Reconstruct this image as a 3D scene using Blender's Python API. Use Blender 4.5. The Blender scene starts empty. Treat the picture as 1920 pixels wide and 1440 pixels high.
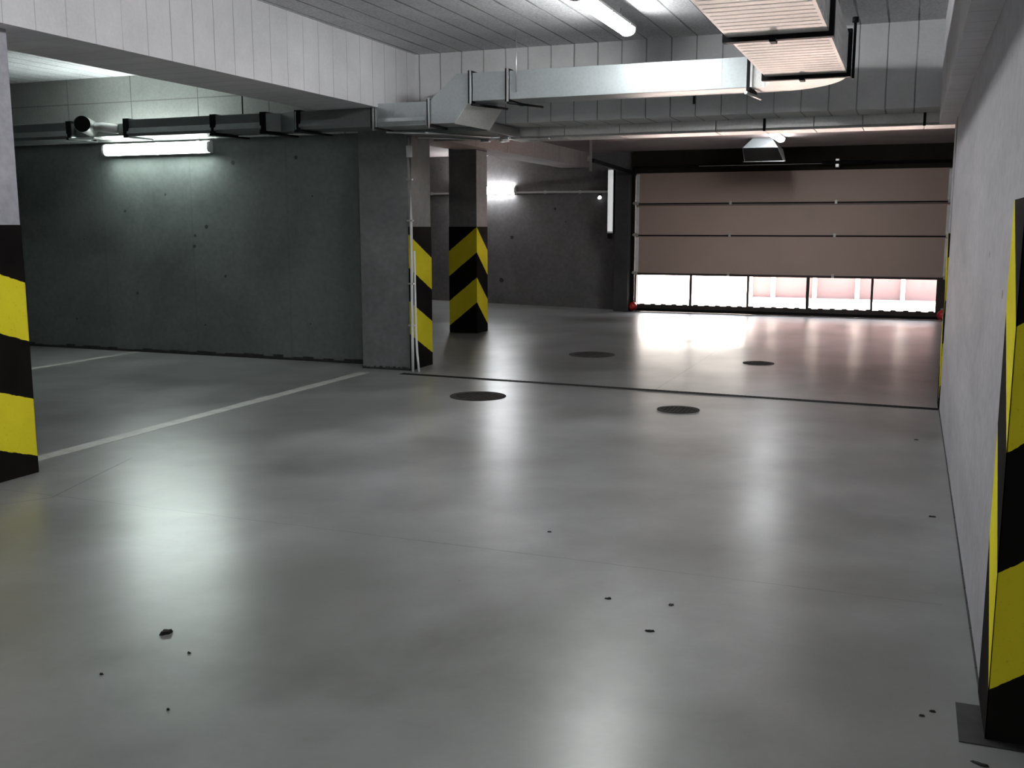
import bpy, bmesh, math, random
from mathutils import Vector, Matrix
random.seed(7)
C = bpy.context.scene.collection
SC = bpy.context.scene
PI = math.pi

# ------------------------------------------------------------------ camera, world, sun, exposure
cam_d = bpy.data.cameras.new('camera'); cam = bpy.data.objects.new('camera', cam_d); C.objects.link(cam)
cam_d.sensor_fit = 'HORIZONTAL'; cam_d.sensor_width = 36.0
cam_d.lens = 1905.0 / 1920.0 * 36.0
cam_d.clip_start = 0.05; cam_d.clip_end = 300
cam.location = (0, 0, 1.55)
cam.rotation_euler = (PI / 2 - math.radians(8.767), 0, math.radians(21.29))
SC.camera = cam

w = bpy.data.worlds.new('sky'); SC.world = w; w.use_nodes = True
wn = w.node_tree.nodes; wl = w.node_tree.links
bg = wn['Background']
tcw = wn.new('ShaderNodeTexCoord'); spw = wn.new('ShaderNodeSeparateXYZ'); rpw = wn.new('ShaderNodeValToRGB')
wl.new(tcw.outputs['Generated'], spw.inputs[0]); wl.new(spw.outputs[2], rpw.inputs[0])
rpw.color_ramp.elements[0].position = 0.0; rpw.color_ramp.elements[0].color = (1.0, .90, .80, 1)
rpw.color_ramp.elements[1].position = .7; rpw.color_ramp.elements[1].color = (.80, .88, 1.0, 1)
wl.new(rpw.outputs[0], bg.inputs[0]); bg.inputs[1].default_value = 17.0

sun_d = bpy.data.lights.new('sun', 'SUN'); sun = bpy.data.objects.new('sun', sun_d); C.objects.link(sun)
sun_d.energy = 120.0; sun_d.angle = math.radians(1.0); sun_d.color = (1.0, 0.93, 0.85)
sun.rotation_euler = Vector((.62, -.12, -.72)).to_track_quat('-Z', 'Y').to_euler()

SC.view_settings.view_transform = 'Standard'; SC.view_settings.look = 'None'
SC.view_settings.exposure = 0.0; SC.view_settings.gamma = 1.0
SC.view_settings.use_curve_mapping = False
SC.cycles.use_denoising = True
SC.cycles.max_bounces = 10; SC.cycles.diffuse_bounces = 6; SC.cycles.glossy_bounces = 5
SC.cycles.sample_clamp_indirect = 20.0
SC.cycles.caustics_reflective = False; SC.cycles.caustics_refractive = False

LAMP = 85.0   # tube radiance of the fluorescent fittings

# ------------------------------------------------------------------ material helpers
class N:
    """small node-graph helper"""
    def __init__(s, name):
        s.m = bpy.data.materials.new(name); s.m.use_nodes = True
        s.t = s.m.node_tree; s.n = s.t.nodes; s.l = s.t.links
        s.b = s.n['Principled BSDF']
        s.tc = s.n.new('ShaderNodeTexCoord')
        s.P = s.tc.outputs['Object']
        g = s.n.new('ShaderNodeNewGeometry'); s.W = g.outputs['Position']; s.NRM = g.outputs['Normal']
    def put(s, a, b):
        if hasattr(a, 'is_linked') or hasattr(a, 'links'): s.l.new(a, b)
        else: b.default_value = a
    def math(s, op, a, b=0.0, c=None, clamp=False):
        n = s.n.new('ShaderNodeMath'); n.operation = op; n.use_clamp = clamp
        s.put(a, n.inputs[0]); s.put(b, n.inputs[1])
        if c is not None: s.put(c, n.inputs[2])
        return n.outputs[0]
    def vec(s, op, a, b):
        n = s.n.new('ShaderNodeVectorMath'); n.operation = op
        s.put(a, n.inputs[0]); s.put(b, n.inputs[1])
        return n.outputs['Value'] if op in ('DOT_PRODUCT', 'LENGTH', 'DISTANCE') else n.outputs[0]
    def sep(s, v):
        n = s.n.new('ShaderNodeSeparateXYZ'); s.l.new(v, n.inputs[0]); return n.outputs
    def noise(s, scale, detail=5, rough=.55, v=None, stretch=None, dist=0.0):
        v = v or s.P
        if stretch: v = s.vec('MULTIPLY', v, stretch)
        n = s.n.new('ShaderNodeTexNoise'); s.l.new(v, n.inputs['Vector'])
        n.inputs['Scale'].default_value = scale; n.inputs['Detail'].default_value = detail
        n.inputs['Roughness'].default_value = rough; n.inputs['Distortion'].default_value = dist
        return n.outputs['Fac']
    def vor(s, scale, v=None):
        n = s.n.new('ShaderNodeTexVoronoi'); s.l.new(v or s.P, n.inputs['Vector']); n.inputs['Scale'].default_value = scale
        return n.outputs['Distance']
    def ramp(s, f, stops):
        n = s.n.new('ShaderNodeValToRGB'); s.l.new(f, n.inputs[0]); e = n.color_ramp.elements
        while len(e) < len(stops): e.new(.5)
        for i, (p, c) in enumerate(stops):
            e[i].position = p; e[i].color = (c, c, c, 1) if isinstance(c, (int, float)) else (*c, 1)
        return n.outputs[0]
    def mix(s, f, a, b, mode='MIX'):
        n = s.n.new('ShaderNodeMix'); n.data_type = 'RGBA'; n.blend_type = mode
        s.put(f, n.inputs['Factor'])
        for x, i in ((a, n.inputs['A']), (b, n.inputs['B'])):
            if isinstance(x, tuple): x = (*x, 1) if len(x) == 3 else x
            s.put(x, i)
        return n.outputs['Result']
    def bump(s, h, strength=.3, dist=.01):
        n = s.n.new('ShaderNodeBump'); n.inputs['Strength'].default_value = strength; n.inputs['Distance'].default_value = dist
        s.l.new(h, n.inputs['Height']); s.l.new(n.outputs[0], s.b.inputs['Normal']); return n
    def col(s, c): s.put(c if not isinstance(c, tuple) else (*c, 1), s.b.inputs['Base Color']); return s
    def rough(s, r): s.put(r, s.b.inputs['Roughness']); return s
    def line(s, v, at, width, wob=None):
        """1 on a thin line where v == at, 0 elsewhere"""
        d = s.math('SUBTRACT', v, at)
        if wob is not None: d = s.math('ADD', d, wob)
        return s.math('LESS_THAN', s.math('ABSOLUTE', d), width)
    def seg(s, v, A, B, width):
        A = Vector((*A, 0)); B = Vector((*B, 0)); D = B - A
        pa = s.vec('SUBTRACT', v, tuple(A))
        t = s.math('DIVIDE', s.vec('DOT_PRODUCT', pa, tuple(D)), D.length_squared, clamp=True)
        sc = s.n.new('ShaderNodeVectorMath'); sc.operation = 'SCALE'; sc.inputs[0].default_value = tuple(D); s.l.new(t, sc.inputs['Scale'])
        q = s.vec('SUBTRACT', pa, sc.outputs[0])
        return s.math('LESS_THAN', s.vec('LENGTH', q, (0, 0, 0)), width)

def flat(name, c, rough=.6, metal=0.0, var=.12, scale=6, bump=.05):
    g = N(name)
    f = g.noise(scale, 4)
    a = tuple(x * (1 - var) for x in c); b = tuple(min(1, x * (1 + var)) for x in c)
    g.col(g.ramp(f, [(.3, a), (.7, b)])); g.rough(rough); g.b.inputs['Metallic'].default_value = metal
    if bump: g.bump(g.noise(scale * 12, 3), bump, .004)
    return g.m

def concrete(name, c, dark=.6, scale=.8, rough=.75, streak=None, pits=True, panels=None, holes=()):
    g = N(name)
    big = g.noise(scale, 6, .6, v=g.W, stretch=streak, dist=.4)
    fine = g.noise(18, 4, .6, v=g.W)
    a = tuple(x * dark for x in c); b = tuple(min(1, x * 1.18) for x in c)
    colr = g.ramp(big, [(.32, a), (.5, c), (.72, b)])
    colr = g.mix(.5, colr, g.ramp(fine, [(.3, .38), (.7, .62)]), 'OVERLAY')
    if pits:
        p = g.math('LESS_THAN', g.vor(1.7, g.W), g.math('MULTIPLY', g.noise(2.3, 2, v=g.W), .055))
        colr = g.mix(p, colr, tuple(x * .3 for x in c))
    if panels:                                    # vertical shutter joints left in the concrete
        x = g.sep(g.W)[panels[0]]
        m = g.math('PINGPONG', g.math('SUBTRACT', x, panels[2]), panels[1] / 2)
        ln = g.math('LESS_THAN', m, .012)
        colr = g.mix(g.math('MULTIPLY', ln, .25), colr, tuple(x * .55 for x in c))
    for h in holes:
        d = g.math('ADD', g.vec('DISTANCE', g.W, h[:3]), g.math('MULTIPLY', fine, .03))
        colr = g.mix(g.math('MULTIPLY', g.math('LESS_THAN', d, h[3] + .015), .85), colr, tuple(x * .15 for x in c))
    g.col(colr); g.rough(rough)
    g.bump(g.math('ADD', fine, g.math('MULTIPLY', big, 2.0)), .25, .006)
    return g.m

def boards(name, c, axis, off, pitch=.245, tex=.5, line=.006, dark=.25, half=None):
    """concrete cast on boards: thin dark joints every pitch metres along axis"""
    g = N(name)
    big = g.noise(1.1, 5, .6, v=g.W); fine = g.noise(45, 4, .7, v=g.W)
    a = tuple(x * .82 for x in c); b = tuple(min(1, x * 1.1) for x in c)
    colr = g.ramp(big, [(.3, a), (.7, b)])
    sp = g.ramp(fine, [(.35, .5 - tex * .25), (.65, .5 + tex * .25)])
    colr = g.mix(.8, colr, sp, 'OVERLAY')
    x = g.sep(g.W)[axis]
    wob = g.math('MULTIPLY', g.math('SUBTRACT', g.noise(3, 2, v=g.W), .5), .012)
    m = g.math('PINGPONG', g.math('ADD', g.math('SUBTRACT', x, off), wob), pitch / 2)
    vary = g.math('MULTIPLY', g.noise(1.4, 3, v=g.W), line * 2)
    ln = g.math('LESS_THAN', m, vary)
    f = g.math('MULTIPLY', ln, g.ramp(g.noise(.9, 2, v=g.W), [(.3, .35), (.6, .95)]))
    colr = g.mix(f, colr, tuple(x * dark for x in c))
    if half is not None:
        z = g.sep(g.W)[2]
        colr = g.mix(g.math('MULTIPLY', g.line(z, half, .007), .6), colr, tuple(x * .35 for x in c))
    g.col(colr); g.rough(.85)
    h = g.math('SUBTRACT', g.math('MULTIPLY', fine, tex), g.math('MULTIPLY', ln, 2.0))
    g.bump(h, .5, .004)
    return g.m

def galvanised(name, c=(.58, .63, .65), rough=.33, metal=.72):
    g = N(name)
    sp = g.vor(38); big = g.noise(2.5, 4)
    g.col(g.mix(.35, g.ramp(big, [(.3, tuple(x * .85 for x in c)), (.7, c)]), g.ramp(sp, [(0, tuple(x * .75 for x in c)), (.6, c)])))
    g.rough(g.ramp(g.noise(1.5, 1), [(.2, rough * .9), (.8, rough * 1.15)]))
    g.b.inputs['Metallic'].default_value = metal
    g.bump(g.noise(1.6, 0), .05, .01)
    return g.m

def emissive(name, c, s):
    g = N(name); g.col(c)
    f = g.ramp(g.noise(3, 1), [(0, tuple(x * .97 for x in c)), (1, c)])
    g.l.new(f, g.b.inputs['Emission Color']); g.b.inputs['Emission Strength'].default_value = s
    return g.m

def floor_material():
    g = N('polished_concrete_floor')
    P = g.W; X, Y, Z = g.sep(P)
    big = g.noise(.50, 5, .55, v=P, dist=.3)
    mid = g.noise(1.5, 4, .5, v=P, dist=.2)
    fine = g.noise(30, 3, .6, v=P)
    c = g.ramp(big, [(.34, (.125, .125, .121)), (.46, (.195, .196, .195)), (.56, (.235, .237, .240)), (.70, (.305, .305, .308))])
    c = g.mix(.8, c, g.ramp(mid, [(.28, .36), (.72, .60)]), 'OVERLAY')
    c = g.mix(.2, c, g.ramp(fine, [(.3, .42), (.7, .58)]), 'OVERLAY')
    # worn dark smears and small spots
    sm = g.ramp(g.noise(1.0, 3, .5, v=P, stretch=(1, .45, 1), dist=.3), [(.48, 0.0), (.74, 1.0)])
    c = g.mix(g.math('MULTIPLY', sm, .55), c, (.13, .13, .125))
    dots = g.math('LESS_THAN', g.vor(1.9, P), g.math('MULTIPLY', g.math('SUBTRACT', g.noise(3.1, 2, v=P), .38), .09))
    c = g.mix(g.math('MULTIPLY', dots, .55), c, (.09, .09, .085))
    wob = g.math('MULTIPLY', g.math('SUBTRACT', g.noise(5, 3, v=P), .5), .03)
    a = g.math('MULTIPLY', g.line(Y, 4.405, .0045, wob), g.math('LESS_THAN', X, .2))
    fade = g.ramp(g.noise(1.0, 2, v=P), [(.3, .35), (.6, .9)])
    j = g.math('MULTIPLY', g.line(X, -2.23, .007, wob), g.math('MULTIPLY', g.math('GREATER_THAN', Y, 9.5), g.math('LESS_THAN', Y, 15.2)))
    PW = g.vec('ADD', g.vec('MULTIPLY', P, (1, 1, 0)), (0, 0, 0))
    k1 = g.seg(PW, (-4.57, 4.37), (-4.86, 5.35), .007)
    k2 = g.seg(PW, (-4.57, 4.37), (-4.75, 4.1), .007)
    k = g.math('MAXIMUM', g.math('MAXIMUM', a, j), g.math('MAXIMUM', k1, k2))
    c = g.mix(g.math('MULTIPLY', k, fade), c, (.09, .09, .088))
    g.col(c)
    r = g.ramp(g.noise(.9, 4, .55, v=P, dist=.4, stretch=(1, .7, 1)), [(.30, .278), (.5, .300), (.7, .345)])
    g.rough(r); g.b.inputs['Specular IOR Level'].default_value = .42
    g.bump(g.noise(3.0, 3, .5, v=P, stretch=(1, .6, 1)), .16, .012)
    return g.m

def hazard_material():
    """u in the UV map counts stripe periods; black below one half, yellow above"""
    g = N('black_and_yellow_paint')
    uv = g.n.new('ShaderNodeUVMap'); uv.uv_map = 'UVMap'
    u = g.sep(uv.outputs[0])[0]
    edge = g.math('MULTIPLY', g.math('SUBTRACT', g.noise(22, 3, v=g.W), .5), .02)
    fr = g.math('FRACT', g.math('ADD', u, edge))
    yel = g.math('MULTIPLY', g.math('GREATER_THAN', fr, .5), g.math('GREATER_THAN', g.math('ADD', u, edge), .02))
    wear = g.ramp(g.noise(60, 4, .8, v=g.W), [(.60, 0.0), (.68, 1.0)])
    tone = g.noise(2.5, 4, v=g.W)
    yc = g.ramp(tone, [(.3, (.68, .58, .022)), (.7, (.82, .72, .035))])
    yc = g.mix(g.math('MULTIPLY', wear, .35), yc, (.22, .18, .02))
    bc = g.ramp(tone, [(.3, (.006, .005, .005)), (.7, (.013, .011, .010))])
    g.col(g.mix(yel, bc, yc)); g.rough(.9); g.b.inputs['Specular IOR Level'].default_value = .06
    g.bump(g.noise(80, 3, v=g.W), .15, .003)
    return g.m

def pane_material():
    g = N('clear_door_glazing')
    tr = g.n.new('ShaderNodeBsdfTransparent'); gl = g.n.new('ShaderNodeBsdfGlossy'); gl.inputs['Roughness'].default_value = .03
    fr = g.n.new('ShaderNodeFresnel'); fr.inputs[0].default_value = 1.35
    mx = g.n.new('ShaderNodeMixShader'); g.l.new(fr.outputs[0], mx.inputs[0])
    tint = g.ramp(g.noise(2, 1), [(0, .93), (1, .96)]); g.l.new(tint, tr.inputs[0])
    g.l.new(tr.outputs[0], mx.inputs[1]); g.l.new(gl.outputs[0], mx.inputs[2])
    g.l.new(mx.outputs[0], g.n['Material Output'].inputs[0])
    return g.m

M = {}
M['floor'] = floor_material()
M['wall_dark'] = concrete('cast_concrete_dark', (.150, .170, .163), .72, .9, .7, panels=(0, 1.35, -8.09),
    holes=[(x, 10.15, z, rr) for x, z, rr in ((-8.469, 1.941, .016), (-7.886, 1.558, .024), (-7.465, 2.299, .026), (-6.60, 2.339, .022), (-8.07, 1.322, .022), (-7.64, .97, .018), (-8.06, 1.45, .014), (-9.1, 1.75, .014), (-6.4, 1.9, .014))])
M['wall_back'] = concrete('cast_concrete_back', (.20, .192, .195), .75, .9, .75, holes=((-7.287, 18.7, 1.356, .035), (-7.513, 18.7, .521, .045), (-6.4, 18.7, 1.9, .025)))
M['wall_right'] = concrete('cast_concrete_pale', (.34, .335, .365), .84, 1.1, .7, streak=(1, .5, 2.2), pits=True)
M['col'] = concrete('column_concrete', (.17, .175, .178), .8, 1.6, .75)
M['col_mid'] = concrete('pillar_concrete', (.27, .265, .27), .8, 1.6, .75)
M['col_pale'] = concrete('column_concrete_pale', (.36, .355, .40), .85, 1.6, .75)
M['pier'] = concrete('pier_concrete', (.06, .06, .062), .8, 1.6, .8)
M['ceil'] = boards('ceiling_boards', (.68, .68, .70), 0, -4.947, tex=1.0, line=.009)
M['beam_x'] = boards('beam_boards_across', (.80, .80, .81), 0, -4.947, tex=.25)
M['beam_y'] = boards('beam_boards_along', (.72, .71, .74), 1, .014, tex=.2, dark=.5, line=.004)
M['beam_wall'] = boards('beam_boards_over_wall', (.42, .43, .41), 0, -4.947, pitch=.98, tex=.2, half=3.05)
M['ceil_back'] = boards('back_ceiling_boards_pink_lit', (.36, .30, .29), 1, 0.1, pitch=1.2, tex=.4)  # pink light from the door is put into the board colour
M['lintel'] = flat('shaded_lintel', (.028, .024, .018), .9)  # near-black colour stands in for the lintel's unlit face
M['galv'] = galvanised('galvanised_sheet')
M['galv_b'] = galvanised('galvanised_sheet_bright', (.95, .95, .93), .40, .8)
M['galv_c'] = galvanised('galvanised_sheet_pale', (.92, .92, .91), .38, .6)
M['galv_d'] = galvanised('galvanised_sheet_dull', (.30, .32, .32), .42)
M['flange'] = flat('dark_flange_metal', (.018, .018, .02), .55, .5)
M['steel'] = flat('zinc_steel', (.70, .70, .70), .3, .9)
M['hazard'] = hazard_material()
M['black'] = flat('black_paint_and_shade', (.010, .010, .010), .6)  # also colours the shaded insides of hood and spigot
M['blackfloor'] = flat('black_floor_paint', (.030, .030, .030), .5, scale=14, var=.4)
M['white'] = flat('white_plastic', (.78, .78, .76), .45, var=.04)
M['pvc'] = flat('grey_white_pvc', (.72, .72, .72), .5, var=.06)
M['paintline'] = flat('floor_line_paint', (.40, .40, .38), .45, var=.18, scale=9)
M['iron'] = flat('cast_iron', (.030, .026, .025), .8, .0, var=.3, scale=20, bump=.4)
M['rubber'] = flat('black_rubber', (.012, .011, .012), .7)
M['drainmetal'] = flat('dark_drain_grate', (.020, .018, .018), .6, .3)
M['panel'] = flat('door_panel_coating', (.46, .34, .29), .55, var=.03, scale=2, bump=.08)
M['panel_d'] = flat('door_seam_strip', (.20, .15, .13), .6, var=.1)
M['alu'] = flat('dark_aluminium', (.055, .042, .040), .45, .4)
M['track'] = flat('track_white_steel', (.85, .85, .83), .45, .0)
M['red'] = flat('red_plastic', (.65, .03, .035), .35, var=.1)
M['pane'] = pane_material()
M['tube'] = emissive('lit_diffuser', (.985, 1.0, .99), LAMP)
M['tube_a'] = emissive('lit_diffuser_near', (.98, 1.0, .99), LAMP * .95)
M['tube_w'] = emissive('lit_diffuser_wall', (.88, 1.0, .95), LAMP * .8)
M['tube_b'] = emissive('lit_diffuser_back', (.95, .98, 1.0), LAMP * .95)
M['glow'] = emissive('lit_small_lens', (.95, 1.0, 1.0), 2.2)
M['dimtube'] = emissive('dim_diffuser', (.95, .97, .96), .45)
for k in ('black', 'rubber', 'flange', 'lintel', 'iron', 'drainmetal'): M[k].node_tree.nodes['Principled BSDF'].inputs['Specular IOR Level'].default_value = .12
M['leaf'] = flat('dry_leaf', (.012, .011, .010), .8, var=.3, scale=60)
M['out_ground'] = concrete('pavement_pale', (.68, .54, .48), .9, 1.2, .8, pits=False)
M['out_pink'] = flat('pink_render', (.115, .080, .082), .8, var=.05, scale=1)
M['out_white'] = flat('white_render', (.86, .84, .80), .8, var=.04, scale=1)

# ------------------------------------------------------------------ mesh helpers
class B:
    def __init__(s): s.bm = bmesh.new(); s.uv = None
    def box(s, x0, x1, y0, y1, z0, z1, bev=0.0, mi=0):
        x0, x1 = sorted((x0, x1)); y0, y1 = sorted((y0, y1)); z0, z1 = sorted((z0, z1))
        v = [s.bm.verts.new(p) for p in ((x0, y0, z0), (x1, y0, z0), (x1, y1, z0), (x0, y1, z0), (x0, y0, z1), (x1, y0, z1), (x1, y1, z1), (x0, y1, z1))]
        fs = [s.bm.faces.new([v[i] for i in q]) for q in ((3, 2, 1, 0), (4, 5, 6, 7), (0, 1, 5, 4), (1, 2, 6, 5), (2, 3, 7, 6), (3, 0, 4, 7))]
        for f in fs: f.material_index = mi
        if bev:
            es = list({e for f in fs for e in f.edges})
            r = bmesh.ops.bevel(s.bm, geom=es, offset=bev, segments=2, affect='EDGES', profile=.6)
            for f in r['faces']: f.material_index = mi
        return s
    def hull(s, pts, faces, mi=0):
        v = [s.bm.verts.new(p) for p in pts]
        for q in faces:
            f = s.bm.faces.new([v[i] for i in q]); f.material_index = mi
        return s
    def prism(s, poly, axis, a, b, mi=0):
        """closed polygon in the plane across axis, extruded from a to b"""
        def P(p, t):
            return {0: (t, p[0], p[1]), 1: (p[0], t, p[1]), 2: (p[0], p[1], t)}[axis]
        lo = [s.bm.verts.new(P(p, a)) for p in poly]; hi = [s.bm.verts.new(P(p, b)) for p in poly]
        n = len(poly); fs = [s.bm.faces.new(lo[::-1]), s.bm.faces.new(hi)]
        for i in range(n): fs.append(s.bm.faces.new((lo[i], lo[(i + 1) % n], hi[(i + 1) % n], hi[i])))
        for f in fs: f.material_index = mi
        return s
    def tube(s, pts, r, seg=12, cap=True, mi=0):
        pts = [Vector(p) for p in pts]; rings = []
        for i, p in enumerate(pts):
            d = (pts[min(i + 1, len(pts) - 1)] - pts[max(i - 1, 0)]).normalized()
            u = d.cross(Vector((0, 0, 1)))
            if u.length < 1e-3: u = d.cross(Vector((0, 1, 0)))
            u.normalize(); q = d.cross(u)
            rr = r[i] if isinstance(r, (list, tuple)) else r
            rings.append([s.bm.verts.new(p + u * math.cos(2 * PI * k / seg) * rr + q * math.sin(2 * PI * k / seg) * rr) for k in range(seg)])
        for a, b in zip(rings, rings[1:]):
            for k in range(seg):
                f = s.bm.faces.new((a[k], a[(k + 1) % seg], b[(k + 1) % seg], b[k])); f.smooth = True; f.material_index = mi
        if cap:
            s.bm.faces.new(rings[0][::-1]).material_index = mi; s.bm.faces.new(rings[-1]).material_index = mi
        return s
    def obj(s, name, mats, parent=None):
        bmesh.ops.recalc_face_normals(s.bm, faces=s.bm.faces[:])
        me = bpy.data.meshes.new(name); s.bm.to_mesh(me); s.bm.free()
        for m in (mats if isinstance(mats, (list, tuple)) else [mats]): me.materials.append(m)
        o = bpy.data.objects.new(name, me); C.objects.link(o)
        if parent is not None: o.parent = parent; o.matrix_parent_inverse = Matrix.Translation(-Vector(parent.location)) if parent.rotation_euler.z == 0 else Matrix.Identity(4)
        return o

def tag(o, label=None, cat=None, group=None, kind=None):
    if label: o['label'] = label
    if cat: o['category'] = cat
    if group: o['group'] = group
    if kind: o['kind'] = kind
    return o

def thing(name, label, cat, loc=(0, 0, 0), group=None, kind=None):
    o = bpy.data.objects.new(name, None); C.objects.link(o); o.location = loc; o.empty_display_size = .1
    return tag(o, label, cat, group, kind)

def copy_tree(o, parent=None):
    c = o.copy(); C.objects.link(c)
    if parent is not None: c.parent = parent
    for ch in list(o.children): copy_tree(ch, c)
    return c

def struct(name, b, mats, label, cat): return tag(b.obj(name, mats), label, cat, kind='structure')

CEIL, CEILB, YB, XR = 3.35, 2.93, 18.7, .30

# ------------------------------------------------------------------ the setting
fb = B()
xs = [-14.0 + i * .5 for i in range(33)]; ys = [-6 + i * .5 for i in range(49)] + [18.45, 18.85]
ys = sorted(set(ys)); ys = [y for y in ys if y <= 18.85]
def fz(x, y):
    t = min(1, max(0, (y - 14.5) / 4.0)); t = t * t * (3 - 2 * t)
    return .022 * max(0, -5.0 - x) * t
gv = [[fb.bm.verts.new((x, y, fz(x, y))) for x in xs] for y in ys]
for j in range(len(ys) - 1):
    for i in range(len(xs) - 1):
        fb.bm.faces.new((gv[j][i], gv[j][i + 1], gv[j + 1][i + 1], gv[j + 1][i])).smooth = True
lo = [fb.bm.verts.new(p) for p in ((xs[0], ys[0], -.3), (xs[-1], ys[0], -.3), (xs[-1], ys[-1], -.3), (xs[0], ys[-1], -.3))]
fb.bm.faces.new(lo)
struct('floor', fb, M['floor'], 'mottled grey polished concrete floor of the underground garage', 'floor')

b = B(); b.box(-14, 2, -6, 10.0, CEIL, CEIL + .3); b.box(-14, 2, 10.0, 10.5, CEIL, CEIL + .3)
struct('ceiling', b, M['ceil'], 'grey board-marked concrete ceiling with long joints over the near lane', 'ceiling')
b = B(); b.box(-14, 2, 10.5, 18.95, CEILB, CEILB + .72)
struct('ceiling', b, M['ceil_back'], 'lower ceiling, pink door light put into its colour, beyond the cross beam, in front of the garage door', 'ceiling')

# left bay wall and the beam above it
b = B(); b.box(-14, -5.62, 10.15, 10.4, 0, 2.58)
struct('wall_left', b, M['wall_dark'], 'dark greenish cast concrete wall closing the parking bays on the left', 'wall')
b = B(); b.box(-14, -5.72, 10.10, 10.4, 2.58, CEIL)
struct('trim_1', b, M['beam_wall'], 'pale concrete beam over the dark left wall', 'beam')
b = B(); b.box(-5.0, 2, 10.0, 10.5, 2.61, CEIL)
struct('trim_2', b, M['beam_x'], 'board-marked cross beam behind the silver duct, above the drain', 'beam')
b = B(); b.box(-5.72, -5.0, -6, 10.4, 2.725, CEIL)
struct('trim_3', b, M['beam_y'], 'long pale downstand beam running overhead from the near striped column', 'beam')
b = B(); b.box(.17, .62, -6, 10.0, 2.457, CEIL)
struct('trim_4', b, M['beam_y'], 'grey beam along the top of the right wall', 'beam')
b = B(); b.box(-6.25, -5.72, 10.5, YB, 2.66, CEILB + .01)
struct('trim_5', b, M['ceil_back'], 'small beam, pink door light put into its colour, from the middle striped pillar to the back wall', 'beam')

b = B(); b.box(.30, .60, 3.57, 9.36, 0, 2.46)
struct('wall_right', b, M['wall_right'], 'pale grey cast concrete wall along the right side of the lane', 'wall')
b = B(); b.box(-14, -4.76, YB, YB + .25, -.02, CEILB + .1); b.box(.565, 2.0, YB, YB + .25, 0, CEILB + .1)
struct('wall_back', b, M['wall_back'], 'dark grey concrete wall beside the garage door with a conduit across it', 'wall')
b = B(); b.box(-4.76, .565, YB, YB + .25, 2.50, CEILB + .1)
b.box(-4.86, .9, YB - .088, YB, 2.49, CEILB)
struct('trim_6', b, M['lintel'], 'lintel above the garage door, coloured near-black for its unlit face', 'lintel')
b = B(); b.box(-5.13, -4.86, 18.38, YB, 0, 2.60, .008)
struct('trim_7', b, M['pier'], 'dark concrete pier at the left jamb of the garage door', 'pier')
# walls outside the frame that close the garage
b = B(); b.box(-14, 2.2, -6.2, -6, 0, CEIL + .3); struct('wall_near', b, M['wall_right'], 'pale concrete wall behind the camera position', 'wall')
b = B(); b.box(-14.2, -14, -6, 18.95, -.3, CEIL + .3); struct('wall_far_left', b, M['wall_back'], 'dark concrete wall at the far left end of the bays', 'wall')
b = B(); b.box(2.0, 2.2, -6, 18.95, -.3, CEIL + .3); struct('wall_far_right', b, M['wall_back'], 'dark concrete wall hidden behind the right wall', 'wall')

def ragged(name, pts, z, label):
    b = B(); n = 60; (x0, y0), (x1, y1), d = pts
    for i in range(n):
        t0, t1 = i / n, (i + 1) / n; h = z * random.uniform(.55, 1.35)
        xa, ya, xb, yb = x0 + (x1 - x0) * t0, y0 + (y1 - y0) * t0, x0 + (x1 - x0) * t1, y0 + (y1 - y0) * t1
        b.box(min(xa, xb) - (d if x0 == x1 else 0), max(xa, xb), min(ya, yb) - (d if y0 == y1 else 0), max(ya, yb), .0003, h)
    struct(name, b, M['blackfloor'], label, 'wall base')
ragged('baseboard_left', ((-13.9, 10.15), (-5.62, 10.15), .008), .045, 'dark ragged joint along the foot of the dark left wall')
ragged('baseboard_right', ((.30, 3.58), (.30, 9.36), .007), .007, 'thin dark joint along the foot of the right wall')
ragged('trim_8', ((-5.62, 9.85), (-5.03, 9.85), .010), .030, 'dark ragged joint at the foot of the corner column')

# outside, seen through the low door windows
b = B(); b.box(-40, 30, 18.95, 60, -.3, -.012)
struct('ground', b, M['out_ground'], 'sunlit pale pavement seen through the low windows of the garage door', 'pavement')
ex = thing('building', 'pink rendered building with white posts seen through the door windows', 'building', (0, 23.5, 0))
b = B(); b.box(-3.4, 14, 23.55, 24.5, -.012, 2.5); b.obj('pink_wall', M['out_pink'], ex)
for x in (-3.35, -2.85, -1.95, -1.05, -.12, .8, 1.7):
    b = B(); b.box(x - .045, x + .045, 23.44, 23.55, -.012, 2.5, .006); b.obj('white_post', M['out_white'], ex)
b = B(); b.box(-3.4, 14, 23.4, 24.6, 2.5, 2.65); b.obj('roof_edge', M['out_white'], ex)

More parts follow.
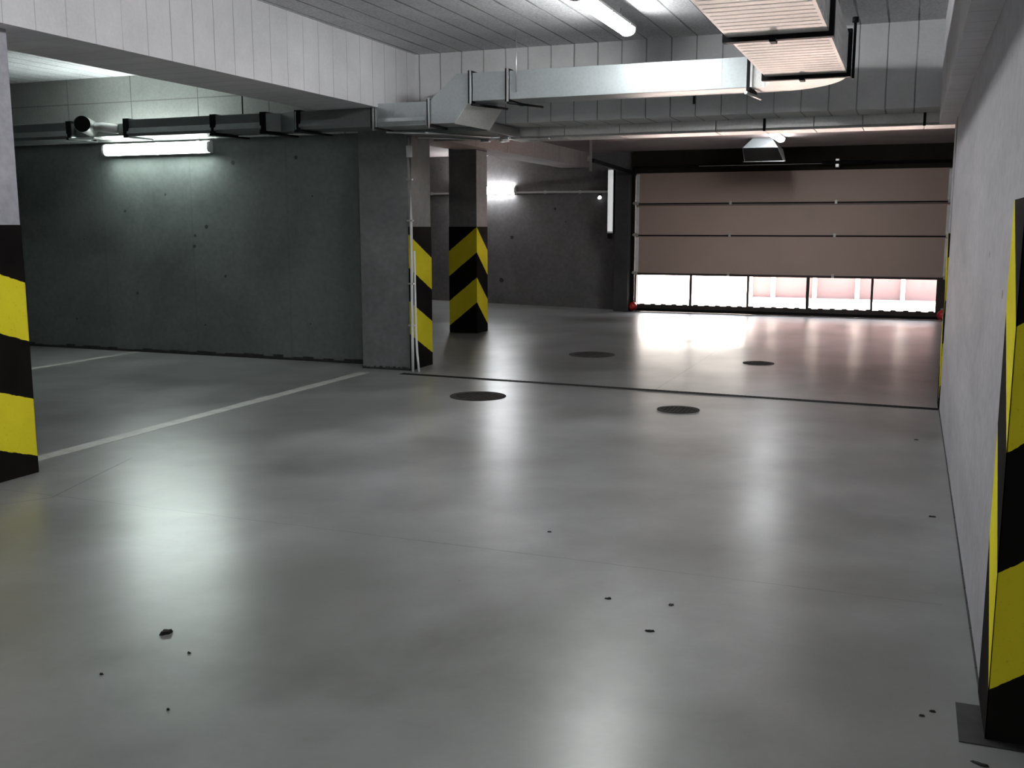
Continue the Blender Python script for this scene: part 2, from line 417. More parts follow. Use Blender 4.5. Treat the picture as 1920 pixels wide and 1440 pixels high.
# ------------------------------------------------------------------ striped columns
def column(label, x0, x1, y0, y1, h, mat, paint_h, base_u, slopes, period=.74, grp=None, proud=.003):
    """slopes: dict face -> (u at first corner bottom, slope); faces 'front' (y0), 'right' (x1), 'left' (x0), 'back'"""
    t = thing('concrete_column', label, 'column', ((x0 + x1) / 2, (y0 + y1) / 2, 0), grp)
    b = B(); b.box(x0, x1, y0, y1, 0, h, .006); b.obj('shaft', mat, t)
    e = proud
    bm = bmesh.new(); uvl = bm.loops.layers.uv.new('UVMap')
    X0, X1, Y0, Y1 = x0 - e, x1 + e, y0 - e, y1 + e
    def face(pts, us):
        vs = [bm.verts.new(p) for p in pts]; f = bm.faces.new(vs)
        for l, u in zip(f.loops, us): l[uvl].uv = (u, 0)
    H = paint_h; T = lambda z, off: (z - off) / period
    def side(a, c, off_a, off_c):      # a, c: (x, y) ends; off: z of a black-to-yellow edge there
        face([(*a, .001), (*c, .001), (*c, H), (*a, H)], [T(.001, off_a) + .5, T(.001, off_c) + .5, T(H, off_c) + .5, T(H, off_a) + .5])
    f = slopes
    side((X0, Y0), (X1, Y0), *f['front']); side((X1, Y0), (X1, Y1), *f['right'])
    side((X1, Y1), (X0, Y1), *f['back']); side((X0, Y1), (X0, Y0), *f['left'])
    bmesh.ops.recalc_face_normals(bm, faces=bm.faces[:])
    # thin lip joining the paint coat to the shaft
    me = bpy.data.meshes.new('hazard_paint'); bm.to_mesh(me); bm.free(); me.materials.append(M['hazard'])
    o = bpy.data.objects.new('hazard_paint', me); C.objects.link(o); o.parent = t
    o.matrix_parent_inverse = Matrix.Translation(-Vector(t.location))
    sm = o.modifiers.new('coat', 'SOLIDIFY'); sm.thickness = .0028; sm.offset = -1
    o['label'] = 'black and yellow diagonal warning stripes'
    return t
# offsets are heights where yellow begins above black
column('near column at left edge, wide yellow and black stripes sloping down to the right',
       -5.73, -5.13, 4.22, 4.81, 2.725, M['col_pale'], 1.565, 0,
       dict(front=(.10, .30), right=(.30, .107), back=(.1, .3), left=(.3, .1)), .735)
cC = column('column joined to the dark wall corner, stripes on its right side behind two thin pipes',
       -5.62, -5.03, 9.85, 10.40, 2.724, M['col'], 1.557, 0,
       dict(front=(-9, -9), right=(.402, .14), back=(.14, .5), left=(.5, .14)), .715)
# the front face of this column is bare concrete
for o in cC.children:
    if o.name.startswith('hazard'):
        bm = bmesh.new(); bm.from_mesh(o.data)
        dl = [f for f in bm.faces if abs(f.calc_center_median().y - 9.847) < .01 or abs(f.calc_center_median().x + 5.623) < .01]
        bmesh.ops.delete(bm, geom=dl, context='FACES'); bm.to_mesh(o.data); bm.free()
column('free-standing middle pillar with yellow and black chevrons meeting on its corner',
       -6.355, -5.915, 13.76, 14.16, CEILB - .001, M['col_mid'], 1.559, 0,
       dict(front=(.103, .457), right=(.457, .109), back=(.109, .457), left=(.457, .1)), .732)
column('wall-end column at right edge of the photo, worn yellow and black stripes, black foot',
       XR - .005, .78, 3.235, 3.575, 2.456, M['wall_right'], 1.635, 0,
       dict(front=(.163, .50), right=(.5, .8), back=(.8, .55), left=(.55, .163)), .735)
column('far end of the right wall with a thin sliver of yellow stripe beside the drain',
       XR - .007, .62, 9.361, 9.72, 2.456, M['wall_right'], 1.5, 0,
       dict(front=(.2, .5), right=(.5, .8), back=(.8, .5), left=(.5, .1)), .73)
tag(B().box(.218, .95, 3.19, 3.466, .0005, .004).obj('paint_patch', M['blackfloor']),
    'flat black painted patch on the floor around the foot of the right-hand striped column', 'floor paint')

# ------------------------------------------------------------------ floor markings, drain, manholes
def line_mesh(name, x0, x1, y0, y1, label):
    b = B(); n = 18
    L = [b.bm.verts.new((x0 + random.uniform(-.004, .004), y0 + (y1 - y0) * i / n, .0022)) for i in range(n + 1)]
    R = [b.bm.verts.new((x1 + random.uniform(-.004, .004), y0 + (y1 - y0) * i / n, .0022)) for i in range(n + 1)]
    L2 = [b.bm.verts.new((v.co.x, v.co.y, .0002)) for v in L]; R2 = [b.bm.verts.new((v.co.x, v.co.y, .0002)) for v in R]
    for i in range(n):
        b.bm.faces.new((L[i], R[i], R[i + 1], L[i + 1])); b.bm.faces.new((L2[i], L2[i + 1], R2[i + 1], R2[i]))
        b.bm.faces.new((L[i], L[i + 1], L2[i + 1], L2[i])); b.bm.faces.new((R[i], R2[i], R2[i + 1], R[i + 1]))
    tag(b.obj(name, M['paintline']), label, 'parking line', 'white parking bay lines')
line_mesh('parking_line', -5.50, -5.37, 4.83, 9.55, 'long white parking line from the near striped column to the dark corner column')
line_mesh('parking_line', -9.07, -8.96, 4.9, 10.13, 'short visible white parking line under the left wall lamp')

dr = thing('channel_drain', 'narrow dark drain channel across the lane from the corner column to the right wall', 'drain', (-2.4, 9.48, 0))
def dy(x): return 9.355 + (XR - x) / 5.33 * .255
bb = B(); n = 1
for (o0, o1, z1) in ((-.045, -.032, .004), (.032, .045, .004)):
    p = [(-5.02, dy(-5.02) + o0), (XR, dy(XR) + o0), (XR, dy(XR) + o1), (-5.02, dy(-5.02) + o1)]
    bb.prism(p, 2, .0005, z1)
bb.obj('channel_frame', M['drainmetal'], dr)
bb = B()
p = [(-5.02, dy(-5.02) - .032), (XR, dy(XR) - .032), (XR, dy(XR) + .032), (-5.02, dy(-5.02) + .032)]
bb.prism(p, 2, .0004, .0015, 0)
for i in range(130):
    x = -5.0 + i * 5.28 / 130
    p = [(x, dy(x) - .032), (x + .022, dy(x) - .032), (x + .022, dy(x) + .032), (x, dy(x) + .032)]
    bb.prism(p, 2, .0015, .0035, 0)
bb.obj('grate', M['rubber'], dr)

def manhole(x, y, r, label):
    t = thing('manhole_cover', label, 'manhole cover', (x, y, 0), 'round manhole covers in the lane')
    b = B()
    def ring(r0, r1, z):
        n = 40
        A = [b.bm.verts.new((x + r0 * math.cos(2 * PI * k / n), y + r0 * math.sin(2 * PI * k / n), z)) for k in range(n)]
        D = [b.bm.verts.new((x + r1 * math.cos(2 * PI * k / n), y + r1 * math.sin(2 * PI * k / n), z)) for k in range(n)]
        E = [b.bm.verts.new((x + r1 * math.cos(2 * PI * k / n), y + r1 * math.sin(2 * PI * k / n), .0003)) for k in range(n)]
        for k in range(n):
            b.bm.faces.new((A[k], A[(k + 1) % n], D[(k + 1) % n], D[k])); b.bm.faces.new((D[k], D[(k + 1) % n], E[(k + 1) % n], E[k]))
    ring(r * .88, r, .004); b.obj('frame', M['iron'], t)
    b = B(); n = 40
    b.prism([(x + r * .88 * math.cos(2 * PI * k / n), y + r * .88 * math.sin(2 * PI * k / n)) for k in range(n)], 2, .0004, .0028)
    k = 0
    for i in range(-4, 5):
        for j in range(-4, 5):
            px, py = i * r * .19, j * r * .19
            if math.hypot(px, py) < r * .78:
                b.box(x + px - r * .05, x + px + r * .05, y + py - r * .05, y + py + r * .05, .0028, .0052)
    b.obj('lid', M['iron'], t)
    return t
manhole(-3.673, 8.555, .262, 'nearest large manhole cover in front of the drain, left of the lane')
manhole(-1.791, 8.535, .182, 'small manhole cover in front of the drain, toward the right')
manhole(-3.592, 11.93, .285, 'large manhole cover beyond the drain, left of the floor joint')
manhole(-1.571, 11.865, .178, 'small manhole cover beyond the drain, in front of the garage door')

def blob(x, y, sx, sy, rz, label, name='dirt_crumb', cat='crumb', h=.006):
    b = B(); n = 14; top = []
    c, s_ = math.cos(rz), math.sin(rz)
    ring = []
    for k in range(n):
        a = 2 * PI * k / n; rr = random.uniform(.72, 1.15); px, py = sx * rr * math.cos(a), sy * rr * math.sin(a)
        ring.append((x + px * c - py * s_, y + px * s_ + py * c))
    lo = [b.bm.verts.new((*p, .0004)) for p in ring]
    mid = [b.bm.verts.new((x + (p[0] - x) * .75, y + (p[1] - y) * .75, h * random.uniform(.5, 1.2))) for p in ring]
    ct = b.bm.verts.new((x, y, h))
    for k in range(n):
        b.bm.faces.new((lo[k], lo[(k + 1) % n], mid[(k + 1) % n], mid[k])); b.bm.faces.new((mid[k], mid[(k + 1) % n], ct))
    b.bm.faces.new(lo[::-1])
    o = tag(b.obj(name, M['leaf']), label, cat, kind='thing')
    if name != 'dry_leaf': o['group'] = 'small crumbs scattered on the floor'
    return o
lf = blob(-2.597, 2.99, .030, .014, 1.0, 'curled dark dry leaf lying on the floor at lower left', 'dry_leaf', 'leaf', .014)
blob(-.864, 3.688, .020, .009, 0.3, 'small dark crumb on the open floor right of centre, darkest of its neighbours')
blob(-1.111, 3.967, .017, .008, 0.2, 'small dark crumb just below the thin floor joint, left of the darkest crumb')
blob(-.847, 3.991, .012, .010, 0.2, 'faint dark crumb above the darkest crumb, right of centre')
blob(-1.654, 4.773, .014, .006, 0.1, 'lone tiny crumb above the thin floor joint near picture centre')
blob(-2.394, 2.872, .008, .005, 0, 'tiny crumb just right of the dry leaf')
blob(-2.168, 2.484, .007, .005, 0, 'tiny crumb below the dry leaf near the bottom edge')
blob(-2.563, 2.613, .008, .005, 0, 'tiny crumb at lower left, further left than the dry leaf')
blob(.186, 5.79, .020, .012, 0, 'small dark crumb beside the foot of the right wall')
blob(.112, 7.923, .016, .012, 0, 'small dark crumb near the right wall just in front of the drain')
blob(.146, 3.37, .012, .005, 0, 'tiny crumb left of the black painted patch, upper one of a scatter')
blob(.114, 3.327, .010, .005, 0, 'tiny crumb left of the black painted patch, lower one of a scatter')
blob(.268, 3.07, .030, .010, -.4, 'dark scrap on the floor at the bottom right, below the black painted patch')

# ------------------------------------------------------------------ fluorescent fittings
def fixture(label, mat, length=1.30, wdt=.125, hgt=.075, grp='fluorescent fittings'):
    """built around the origin, long axis x, back plane at z=0, light side toward -z"""
    t = thing('fluorescent_lamp', label, 'lamp', (0, 0, 0), grp)
    L = length / 2
    b = B(); b.box(-L, L, -wdt / 2, wdt / 2, -.022, 0, .004); b.obj('base', M['white'], t)
    b = B(); n = 10
    poly = [(-wdt / 2 * .94, -.022)]
    poly += [(-wdt / 2 * .94 * math.cos(PI * k / n) if False else wdt / 2 * .94 * math.cos(PI + PI * k / n), -.022 - (hgt - .022) * math.sin(PI * k / n) ** .6) for k in range(1, n)]
    poly += [(wdt / 2 * .94, -.022)]
    b.prism([(p[0], p[1]) for p in poly], 0, -L + .03, L - .03); b.obj('diffuser', mat, t)
    for sgn in (-1, 1):
        b = B(); x0 = sgn * (L - .03); x1 = sgn * L
        pp = [(p[0] * 1.03, -.022 + (p[1] + .022) * 1.04) for p in poly]
        b.prism(pp, 0, min(x0, x1), max(x0, x1)); b.obj('end_cap', M['tube_cap'] if 'tube_cap' in M else M['white'], t)
    for k in range(3):
        for sy in (-1, 1):
            x = -L * .75 + k * L * .75
            b = B(); b.box(x - .014, x + .014, sy * (wdt / 2 - .002), sy * (wdt / 2 + .006), -.032, -.008, .002); b.obj('clip', M['steel'], t)
    return t
lampA = fixture('lit white tube lamp on the near ceiling beside the ribbed duct', M['tube_a'], 1.5, .14, .085)
for x in (-.5, .5):
    b = B(); b.tube([(x, 0, 0), (x, 0, .10)], .006, 8); b.obj('suspension_rod', M['steel'], lampA)
lampA.location = (-2.36, 8.05, CEIL - .10); lampA.rotation_euler = (0, 0, PI / 2)
hid = []
for (x, y) in ((-2.36, 4.6), (-2.36, -.6), (-2.36, -4.2)):
    c = copy_tree(lampA); c.location = (x, y, CEIL - .10)
    for ch in c.children:
        if ch.name.startswith('diffuser'): ch.data = ch.data.copy(); ch.data.materials[0] = M['tube']
    c['label'] = {4.6: 'ceiling tube lamp above the foreground floor, out of the frame', -.6: 'ceiling tube lamp overhead of the camera, out of the frame', -4.2: 'ceiling tube lamp behind the camera, out of the frame'}[y]
lampB = fixture('brightly lit tube lamp high on the dark left wall', M['tube_w'], 1.58, .14, .085)
for x in (-.6, .6):
    b = B(); b.box(x - .03, x + .03, -.03, .03, 0, .089, .002); b.obj('wall_bracket', M['white'], lampB)
lampB.location = (-8.46, 10.06, 2.48); lampB.rotation_euler = (-PI / 2, 0, 0)
lampC = fixture('small distant lit tube lamp on the back wall, partly behind the middle pillar', M['tube_b'], 1.30, .15, .085)
lampC.location = (-7.84, YB - .002, 2.26); lampC.rotation_euler = (-PI / 2, 0, 0)
lampD = fixture('short lit tube lamp on the lower ceiling in front of the garage door', M['tube_b'], 1.5, .13, .08)
lampD.location = (-1.97, 15.75, CEILB - .002); lampD.rotation_euler = (0, 0, PI / 2)
lampE = fixture('upright white tube fitting on the dark pier left of the garage door', M['dimtube'], 1.17, .10, .07, 'fluorescent fittings')
lampE.location = (-5.215, 18.40, 2.03); lampE.rotation_euler = (-PI / 2, PI / 2, 0)
b = B(); b.box(-5.265, -5.165, 18.40, YB - .0, 1.43, 2.62, .004)
t = tag(b.obj('mounting_batten', M['pier']), 'dark batten behind the upright white fitting beside the garage door', 'batten')
b = B(); b.box(-5.25, -5.18, 18.33, 18.40, 1.34, 1.43, .006)
tag(b.obj('junction_box', M['flange']), 'small dark box under the upright white fitting', 'junction box')

# ------------------------------------------------------------------ ducts
YF, YK = 9.17, 9.55
def flange_ring(b, axis, at, lo, hi, t=.035, p=.028):
    """rectangular flange frame around a duct; lo, hi: bounds (u, v) across the axis"""
    (u0, v0), (u1, v1) = lo, hi
    for (a0, a1, c0, c1) in ((u0 - p, u1 + p, v0 - p, v0 + .002), (u0 - p, u1 + p, v1 - .002, v1 + p), (u0 - p, u0 + .002, v0, v1), (u1 - .002, u1 + p, v0, v1)):
        if axis == 0: b.box(at - t / 2, at + t / 2, a0, a1, c0, c1, .002)
        else: b.box(a0, a1, at - t / 2, at + t / 2, c0, c1, .002)
    return b

up = thing('ribbed_air_duct', 'wide silver duct with ribbed underside at upper right, turning left along the cross beam', 'air duct', (-.86, 8, 2.74), 'ventilation ducts')
DX0, DX1, DZ0, DZ1 = -1.165, -.545, 2.74, 3.04
def ribbed(y0, y1, name='ribbed_section'):
    b = B(); b.box(DX0, DX1, y0, y1, DZ0, DZ1)
    n = int((y1 - y0) / .105)
    for i in range(n):
        y = y0 + (i + .5) * (y1 - y0) / n
        b.prism([(y - .016, DZ0), (y, DZ0 - .0022), (y + .016, DZ0)], 0, DX0 + .02, DX1 - .02)
        b.prism([(y - .011, DZ0 + .02), (y, DZ0 + .02), (y, DZ1 - .02), (y - .011, DZ1 - .02)], 0, DX1, DX1 + .003)
    return b.obj(name, M['galv_b'], up)
ribbed(3.2, 6.76); ribbed(6.80, 8.58)
for y in (6.78, 8.60):
    b = B(); flange_ring(b, 1, y, (DX0, DZ0), (DX1, DZ1), .065, .03)
    o = b.obj('flange', M['flange'], up)
    b = B(); b.box(-.90, -.86, y - .05, y + .05, DZ0 - .045, DZ0 - .02, .004); b.obj('clamp', M['flange'], o)
# radius elbow from +y to -x
b = B()
n = 14; cx, cy = -1.27, 8.62
outer = []; inner = []
for k in range(n + 1):
    a = PI / 2 * k / n
    outer.append((cx + (DX1 - cx) * math.cos(a), cy + (YK - cy) * math.sin(a) ** 1.0))
    inner.append((cx + (DX0 - cx) * math.cos(a), cy + (YF - cy) * math.sin(a)))
poly = outer + [(-1.36, YK), (-1.36, YF)] + inner[::-1]
b.prism(poly, 2, DZ0, DZ1); b.obj('elbow', M['galv_b'], up)
# transition ring where the branch leaves the elbow
b = B(); flange_ring(b, 0, -1.385, (YF, DZ0), (YK, DZ1), .03, .03); b.obj('flange', M['flange'], up)
b = B(); b.box(-1.37, -1.352, YF - .03, YF - .026, DZ0, DZ1); b.obj('flange_lip', M['steel'], up)
b = B(); b.tube([(-1.40, YF - .05, DZ0 - .045), (-1.34, YK + .06, DZ0 - .045)], .014); b.obj('hanger_rail', M['steel'], up)
# plain branch with slightly raised seams
b = B(); b.box(-3.60, -1.40, YF, YK, DZ0, 3.0, .004)
for x in (-1.62, -1.86, -2.1, -2.34):
    b.box(x - .004, x + .004, YF - .003, YF, DZ0 + .005, 2.995)
b.obj('branch_section', M['galv'], up)
b = B(); b.box(-3.98, -3.64, YF, YK, DZ0, 3.0, .004); b.obj('branch_section', M['galv'], up)
for x in (-3.62, -4.0):
    b = B(); flange_ring(b, 0, x, (YF, DZ0), (YK, 3.0), .032, .022); o = b.obj('flange', M['flange'], up)
    b = B(); b.box(x + .002, x + .022, YF - .032, YF - .026, DZ0 - .03, 3.03, .002); b.obj('flange_lip', M['steel'], o)
# sloping drop and low plenum
b = B()
P_ = [(-4.02, 3.0), (-4.14, 3.0), (-4.43, 2.76), (-4.43, 2.545), (-4.17, 2.545), (-4.02, 2.74)]
b.prism(P_, 1, YF, YK); b.obj('sloping_drop', M['galv'], up)
b = B(); b.hull([(-4.02, YF + .005, 2.733), (-3.82, YK, 2.70), (-3.96, YK, 2.50), (-4.17, YF + .005, 2.538), (-4.02, YF + .005, 2.74), (-3.86, YK, 2.74), (-4.0, YK, 2.56), (-4.17, YF + .005, 2.545)],
       [(0, 1, 2, 3), (7, 6, 5, 4), (0, 4, 5, 1), (1, 5, 6, 2), (2, 6, 7, 3), (3, 7, 4, 0)])
b.obj('drop_underside', M['galv_b'], up)
for x in (-3.62, -3.99):
    b = B(); b.tube([(x + .02, YF - .04, DZ0 - .035), (x + .2, YK + .05, DZ0 - .035)], .012, 8); b.obj('hanger_rail', M['flange'], up)
b = B(); b.tube([(-3.52, YF - .03, DZ0 + .06), (-3.52, YF - .03, CEIL)], .006, 8); b.obj('threaded_rod', M['steel'], up)
b = B(); b.tube([(-.50, 8.62, 2.70), (-.50, 8.62, 3.12)], .011, 8); b.tube([(-.50, 8.62, 3.12), (-.50, 8.62, 3.16)], .024, 10); b.obj('threaded_rod', M['flange'], up)
b = B(); b.tube([(-.62, 8.66, 3.04), (-.62, 8.66, CEIL)], .006, 8); b.obj('threaded_rod', M['steel'], up)

lw = up
b = B(); b.box(-5.04, -4.45, YF, YK, 2.535, 2.76, .004)
b.prism([(YF - .001, 2.545), (YF - .014, 2.58), (YF - .001, 2.615)], 0, -5.0, -4.47); b.obj('plenum_section', M['galv'], lw)
b = B(); b.box(-4.95, -4.0, YK + .03, 10.50, 2.50, 2.60, .004); b.obj('plenum_section', M['galv_d'], lw)
for x in (-5.055, -4.44):
    b = B(); flange_ring(b, 0, x, (YF, 2.54), (YK, 2.76), .03, .02); o = b.obj('flange', M['flange'], lw)
    b = B(); b.box(x + .001, x + .02, YF - .030, YF - .024, 2.50, 2.79, .002); b.obj('flange_lip', M['steel'], o)
for (x0, y0, x1, y1) in ((-4.95, 9.25, -4.35, 9.75), (-4.6, 9.4, -4.2, 10.15), (-4.93, 9.9, -4.3, 10.45), (-4.93, 10.3, -4.1, 10.4)):
    b = B(); b.tube([(x0, y0, 2.488), (x1, y1, 2.488)], .009, 8); b.obj('hanger_rod', M['steel'], lw)
for (x, y) in ((-4.35, 10.38), (-4.15, 10.42), (-4.05, 10.2)):
    b = B(); b.box(x - .05, x + .05, y - .03, y + .03, 2.46, 2.492, .006); b.obj('hanger_bracket', M['steel'], lw)

ld = thing('left_air_duct', 'dull dark silver duct running left under the long beam, above the wall lamp', 'air duct', (-8, 9.2, 2.54), 'ventilation ducts')
LZ0, LZ1 = 2.54, 2.722
cuts = [-12.5, -8.95, -8.14, -6.98, -6.35, -5.93, -5.075]
for i, (a, c) in enumerate(zip(cuts, cuts[1:])):
    b = B()
    if (a, c) == (-8.95, -8.14):
        b.box(a + .02, c - .015, YF + .08, YK, LZ0 + .02, LZ1 - .03, .004)
    elif (a, c) == (-6.35, -5.93):
        b.hull([(a + .01, YF, LZ0), (a + .01, YK, LZ0), (a + .01, YK, LZ1), (a + .01, YF, LZ1), (-6.2, YF + .10, LZ0), (-6.2, YK, LZ0), (-6.2, YK, LZ1), (-6.2, YF + .10, LZ1)],
               [(0, 1, 2, 3), (7, 6, 5, 4), (0, 4, 5, 1), (1, 5, 6, 2), (2, 6, 7, 3), (3, 7, 4, 0)])
        b.hull([(-6.2, YF + .10, LZ0), (-6.2, YK, LZ0), (-6.2, YK, LZ1), (-6.2, YF + .10, LZ1), (c - .01, YF - .02, LZ0), (c - .01, YK, LZ0), (c - .01, YK, LZ1), (c - .01, YF - .02, LZ1)],
               [(0, 1, 2, 3), (7, 6, 5, 4), (0, 4, 5, 1), (1, 5, 6, 2), (2, 6, 7, 3), (3, 7, 4, 0)])
    else:
        b.box(a + .012, c - .012, YF, YK, LZ0, LZ1, .006)
        b.prism([(YF - .001, LZ0), (YF - .02, LZ0 + .03), (YF - .001, LZ0 + .09)], 0, a + .02, c - .02)
    b.obj('duct_section', M['galv_d'], ld)
for x in cuts[1:-1]:
    b = B(); flange_ring(b, 0, x, (YF, LZ0), (YK, LZ1), .07, .012); b.obj('flange', M['flange'], ld)
for x in (-6.98, -6.35, -5.93):
    b = B(); b.box(x - .03, x + .30, YF - .03, YF + .35, LZ0 - .035, LZ0 - .014, .002) if False else b.hull(
        [(x - .02, YF - .04, LZ0 - .03), (x + .05, YF - .04, LZ0 - .03), (x + .12, YK + .1, LZ0 - .03), (x + .05, YK + .1, LZ0 - .03),
         (x - .02, YF - .04, LZ0 - .012), (x + .05, YF - .04, LZ0 - .012), (x + .12, YK + .1, LZ0 - .012), (x + .05, YK + .1, LZ0 - .012)],
        [(3, 2, 1, 0), (4, 5, 6, 7), (0, 1, 5, 4), (1, 2, 6, 5), (2, 3, 7, 6), (3, 0, 4, 7)]); b.obj('hanger_rail', M['flange'], ld)
b = B(); b.tube([(-6.62, YF + .03, LZ1), (-6.62, YF + .03, 3.0)], .007, 8); b.obj('threaded_rod', M['flange'], ld)
# round spigot; a black disc in its mouth stands in for inner shade
b = B()
d0 = Vector((-8.50, 8.90, 2.665)); d1 = Vector((-8.68, YF + .06, 2.65))
b.tube([d0, d1], .088, 24, cap=False); b.obj('round_spigot', M['galv_b'], ld)
b = B(); b.tube([d0 + (d1 - d0) * .04, d0 + (d1 - d0) * .10], .086, 24); b.obj('spigot_mouth_shade', M['black'], ld)
b = B(); b.tube([(-8.44, 9.02, 2.64), (-8.36, 9.06, 2.635), (-8.22, 9.14, 2.62)], [.045, .055, .05], 16); b.obj('spigot_tape', M['galv_b'], ld)
b = B(); b.box(-8.78, -8.42, 8.98, 9.12, 2.512, 2.53, .003); b.obj('spigot_bracket', M['white'], ld)

bd = thing('back_air_duct', 'long silver duct with close seams under the cross beam, beyond the ribbed duct', 'air duct', (-2, 10.7, 2.5), 'ventilation ducts')
xe = [-4.15, -3.5, -2.9, -2.35, -1.9, -1.42, -.95, -.5, 0.05, .9, 1.95]
for a, c in zip(xe, xe[1:]):
    b = B(); b.box(a + .003, c - .003, 10.52, 10.92, 2.495, 2.85, .004)
    for k in range(1, 4):
        x = a + (c - a) * k / 4; b.box(x - .004, x + .004, 10.516, 10.52, 2.50, 2.84)
    b.prism([(10.52, 2.495), (10.505, 2.505), (10.52, 2.52)], 0, a + .003, c - .003)
    b.obj('duct_section', M['galv_c'], bd)
for x in (-1.42, .05):
    b = B(); b.box(x - .012, x + .012, 10.495, 10.515, 2.49, 2.62, .002); b.obj('hanger_strap', M['flange'], bd)
b = B(); b.tube([(-3.78, 10.49, 2.49), (-3.78, 10.49, 2.61)], .007, 8); b.box(-3.88, -3.66, 10.46, 10.52, 2.478, 2.492, .002); b.obj('hanger_strap', M['steel'], bd)
b = B(); b.tube([(-2.02, 9.99, 2.72), (-2.02, 9.99, 2.79)], .010, 8); b.tube([(-2.02, 9.985, 2.79), (-2.02, 9.985, 2.825)], .022, 10)
tag(b.obj('hook_bolt', M['flange']), 'small black bolt sticking out of the cross beam below the silver duct', 'bolt')

# intake hood hanging near the door
hd = thing('extract_hood', 'dark open box hood hanging from the lower ceiling in front of the garage door', 'hood', (-2.25, 16.9, CEILB), None)
y0, y1 = 16.6, 17.05
b = B()
b.hull([(-2.57, y0, 2.785), (-2.03, y0, 2.785), (-2.0, y1, 2.775), (-2.6, y1, 2.775), (-2.42, y0 + .02, CEILB), (-2.12, y0 + .02, CEILB), (-2.10, y1 - .05, CEILB), (-2.4, y1 - .05, CEILB)],
       [(0, 1, 5, 4), (1, 2, 6, 5), (2, 3, 7, 6), (3, 0, 4, 7), (4, 5, 6, 7)])
b.obj('hood_neck', M['galv'], hd)
b = B()
b.hull([(-2.57, y0, 2.785), (-2.03, y0, 2.785), (-2.0, y1, 2.785), (-2.6, y1, 2.785), (-2.60, y1 - .02, 2.60), (-1.98, y1 - .02, 2.60), (-1.96, y1 + .1, 2.60), (-2.62, y1 + .1, 2.60)],
       [(0, 1, 2, 3), (1, 5, 6, 2), (3, 7, 4, 0), (2, 6, 7, 3)])
o = b.obj('hood_body', M['galv_b'], hd)
b = B(); b.hull([(-2.56, y0 + .012, 2.78), (-2.04, y0 + .012, 2.78), (-1.99, y1 - .005, 2.602), (-2.59, y1 - .005, 2.602), (-2.56, y0 + .03, 2.78), (-2.04, y0 + .03, 2.78), (-1.99, y1 + .02, 2.602), (-2.59, y1 + .02, 2.602)],
                [(0, 1, 2, 3), (7, 6, 5, 4), (0, 4, 5, 1), (1, 5, 6, 2), (2, 6, 7, 3), (3, 7, 4, 0)]); b.obj('hood_mouth_shade', M['black'], hd)  # black sheet across the mouth stands in for the hood's shaded inside
b = B(); b.box(-2.62, -1.96, y1 - .03, y1 - .015, 2.594, 2.603); b.obj('hood_rim', M['steel'], hd)

# ------------------------------------------------------------------ pipes and small things
pp = thing('downpipe', 'pair of thin white pipes running down the corner column beside its stripes', 'pipe', (-4.95, 9.84, 0), None)
b = B(); b.tube([(-4.985, 9.83, 2.49), (-4.985, 9.83, 1.6), (-4.985, 9.82, .3), (-4.965, 9.78, .0)], .0155, 12); b.obj('pipe', M['pvc'], pp)
b = B(); b.tube([(-4.968, 9.86, 1.3), (-4.962, 9.86, .45), (-4.935, 9.83, .2), (-4.885, 9.77, .0)], .0125, 12); b.obj('pipe', M['pvc'], pp)
b = B(); b.tube([(-4.99, 9.82, 2.28), (-4.99, 9.82, 2.40)], .032, 12); b.obj('pipe_coupling', M['pvc'], pp)
for z in (2.05, 1.62, .95, .5):
    b = B(); b.box(-5.03, -4.962, 9.812, 9.848, z - .008, z + .008, .002); b.obj('pipe_clip', M['steel'], pp)
b = B(); b.tube([(-5.62, 11.5, 2.24), (-5.62, 11.5, CEILB)], .022, 10); b.tube([(-5.62, 11.5, 2.24), (-5.62, 11.5, 2.30)], .03, 10)
tag(b.obj('hanging_pipe', M['pvc']), 'short grey pipe hanging from the ceiling just right of the corner column', 'pipe')
cd = thing('wall_conduit', 'long pale conduit crossing the dark back wall left of the garage door', 'conduit', (-7.3, YB, 2.21), None)
b = B(); b.box(-9.6, -5.27, YB - .035, YB - .001, 2.195, 2.232, .004); b.obj('conduit', M['pvc'], cd)
for x in (-9.0, -6.6, -5.9):
    b = B(); b.box(x - .02, x + .02, YB - .04, YB - .001, 2.186, 2.241, .003); b.obj('clip', M['pvc'], cd)
sn = thing('wall_spotlight', 'tiny round lit spotlight on the back wall beneath the conduit', 'spotlight', (-5.5, YB, 2.10), None)
b = B(); b.box(-5.54, -5.47, YB - .04, YB - .001, 2.09, 2.16, .008); b.obj('housing', M['flange'], sn)
b = B(); b.tube([(-5.50, YB - .04, 2.105), (-5.50, YB - .09, 2.095)], [.035, .03], 14); b.obj('lens', M['glow'], sn)

# ------------------------------------------------------------------ sectional garage door
D = thing('door_1', 'wide sectional garage door with brownish panels and a row of five low windows', 'garage door', (-2.1, 18.6, 0), None, 'structure')
YD = 18.56
XL, XRd = -4.775, .575
secs = [(1.985, 2.525), (1.412, 1.935), (.715, 1.388)]
for (z0, z1) in secs:
    b = B(); b.box(XL, XRd, YD, YD + .045, z0, z1, .006); o = b.obj('section_panel', M['panel'], D)
    for x in (-3.05, -1.25):
        bb = B(); bb.box(x - .022, x + .022, YD - .014, YD, z0 - .035, z0 + .03, .004); bb.obj('hinge', M['steel'], o)
    for x, s_ in ((XL, 1), (XRd, -1)):
        bb = B(); bb.box(x, x + s_ * .06, YD - .008, YD, z0 + .02, z1 - .02, .002); e = bb.obj('end_stile', M['track'], o)
        bb = B(); bb.box(x - s_ * .04, x + s_ * .05, YD - .03, YD - .006, z0 - .03, z0 + .03, .004)
        bb.tube([(x - s_ * .03, YD - .05, z0), (x - s_ * .03, YD - .02, z0)], .022, 10); bb.obj('roller_bracket', M['steel'], o)
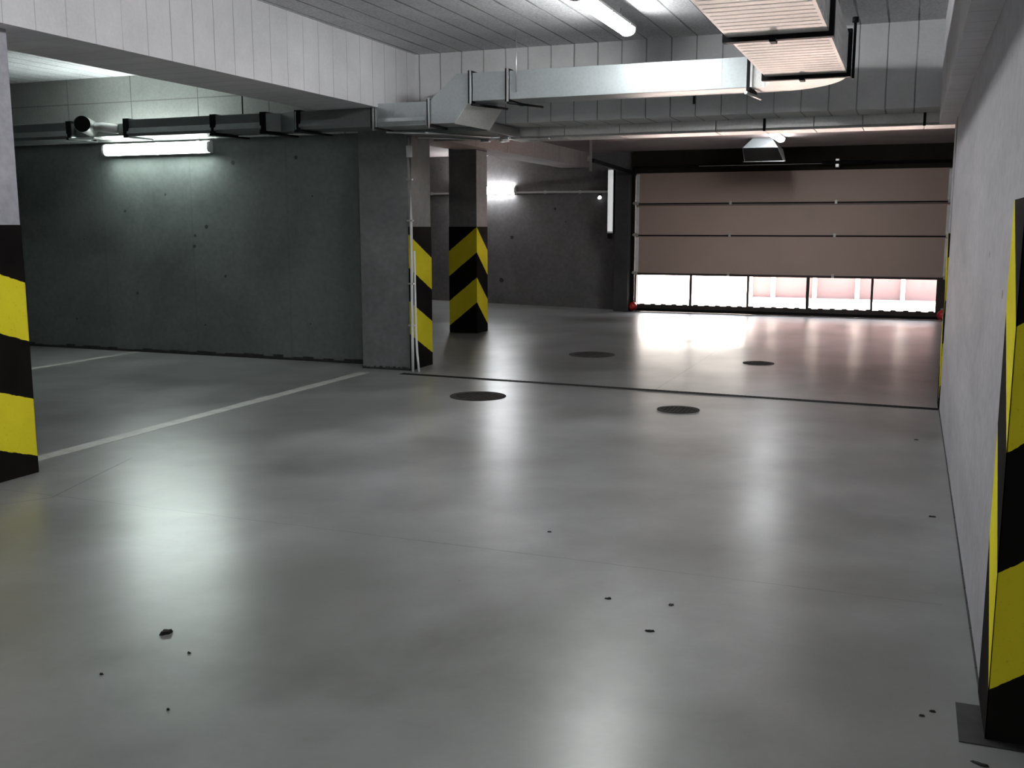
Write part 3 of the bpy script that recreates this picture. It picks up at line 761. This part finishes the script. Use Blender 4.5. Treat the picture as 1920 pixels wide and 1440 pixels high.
b = B(); b.box(XL, XRd, YD + .008, YD + .04, 1.935, 1.985); b.obj('seam_strip', M['panel_d'], D)
b = B(); b.box(XL, XRd, YD - .004, YD + .008, 1.966, 1.985); b.box(XL, XRd, YD - .004, YD + .04, 1.388, 1.412); b.obj('seam_gasket', M['rubber'], D)
wb = [(-4.745, -3.75), (-3.705, -2.715), (-2.675, -1.685), (-1.63, -.61), (-.57, .43)]
b = B(); b.box(XL, XRd, YD, YD + .045, .675, .715, .004); b.box(XL, XRd, YD, YD + .045, .055, .132, .004)
xx = [XL] + [v for p in wb for v in p] + [XRd]
for i in range(0, len(xx), 2): b.box(xx[i], xx[i + 1], YD, YD + .045, .132, .675, .002)
wf = b.obj('window_frame', M['alu'], D)
for (a, c) in wb:
    b = B(); b.box(a, c, YD + .018, YD + .024, .132, .675); b.obj('window_pane', M['pane'], wf)
b = B(); b.box(XL, XRd, YD + .002, YD + .04, .002, .056, .008)
for i in range(27):
    x = XL + .1 + i * .2; b.tube([(x, YD + .02, .135), (x + .09, YD + .02, .135)], .012, 8)
b.obj('bottom_seal', M['rubber'], D)
for x, s_ in ((XL - .045, 1), (XRd + .045, -1)):
    b = B(); b.box(x - .035, x + .03, YD - .03, YD - .006, 0, 2.62, .003); b.box(x - .04, x + .028, YD - .006, YB - .001, 0, 2.60, .003)
    b.obj('guide_track', M['rubber'], D)
for x in (XL - .02, XRd - .03):
    b = B(); n = 12
    b.tube([(x, YD - .10, .09), (x, YD - .03, .09)], [.078, .088], 16); b.tube([(x, YD - .14, .09), (x, YD - .10, .09)], [.03, .078], 16)
    o = b.obj('safety_buffer', M['red'], D); o['label'] = 'red plastic cap at the foot of the track'
    b = B(); b.box(x - .03, x + .03, YD - .03, YD - .002, .14, .20, .006); b.obj('bottom_bracket', M['steel'], D)
b = B(); b.tube([(XL - .05, 18.42, 2.64), (XRd + .05, 18.42, 2.64)], .014, 10); b.obj('torsion_shaft', M['flange'], D)
b = B(); b.tube([(-3.6, 18.385, 2.625), (-.9, 18.40, 2.625)], .006, 8); b.obj('cable', M['steel'], D)
for (a, c) in ((-3.4, -2.6), (-1.5, -.7)):
    b = B(); b.tube([(a, 18.42, 2.64), (c, 18.42, 2.64)], .034, 12); b.obj('torsion_spring', M['black'], D)
b = B(); b.box(-1.28, -1.22, 18.40, 18.57, 2.56, 2.70, .004); b.obj('centre_bracket', M['steel'], D)
# ceiling tracks
for x, s_ in ((XL - .10, -1), (XRd + .09, 1)):
    b = B(); b.hull([(x, 18.5, 2.50), (x + .05, 18.5, 2.50), (x - s_ * 0 + .05, 16.0, 2.58), (x, 16.0, 2.58), (x, 18.5, 2.57), (x + .05, 18.5, 2.57), (x + .05, 16.0, 2.64), (x, 16.0, 2.64)],
                    [(3, 2, 1, 0), (4, 5, 6, 7), (0, 1, 5, 4), (1, 2, 6, 5), (2, 3, 7, 6), (3, 0, 4, 7)]); o = b.obj('horizontal_track', M['flange'], D)
    b = B(); b.box(x - .05, x + .01, 15.96, 16.05, 2.60, 2.68, .006); b.box(x - .02, x + .02, 15.98, 16.0, 2.44, CEILB, .002); b.obj('track_hanger', M['steel'], o)
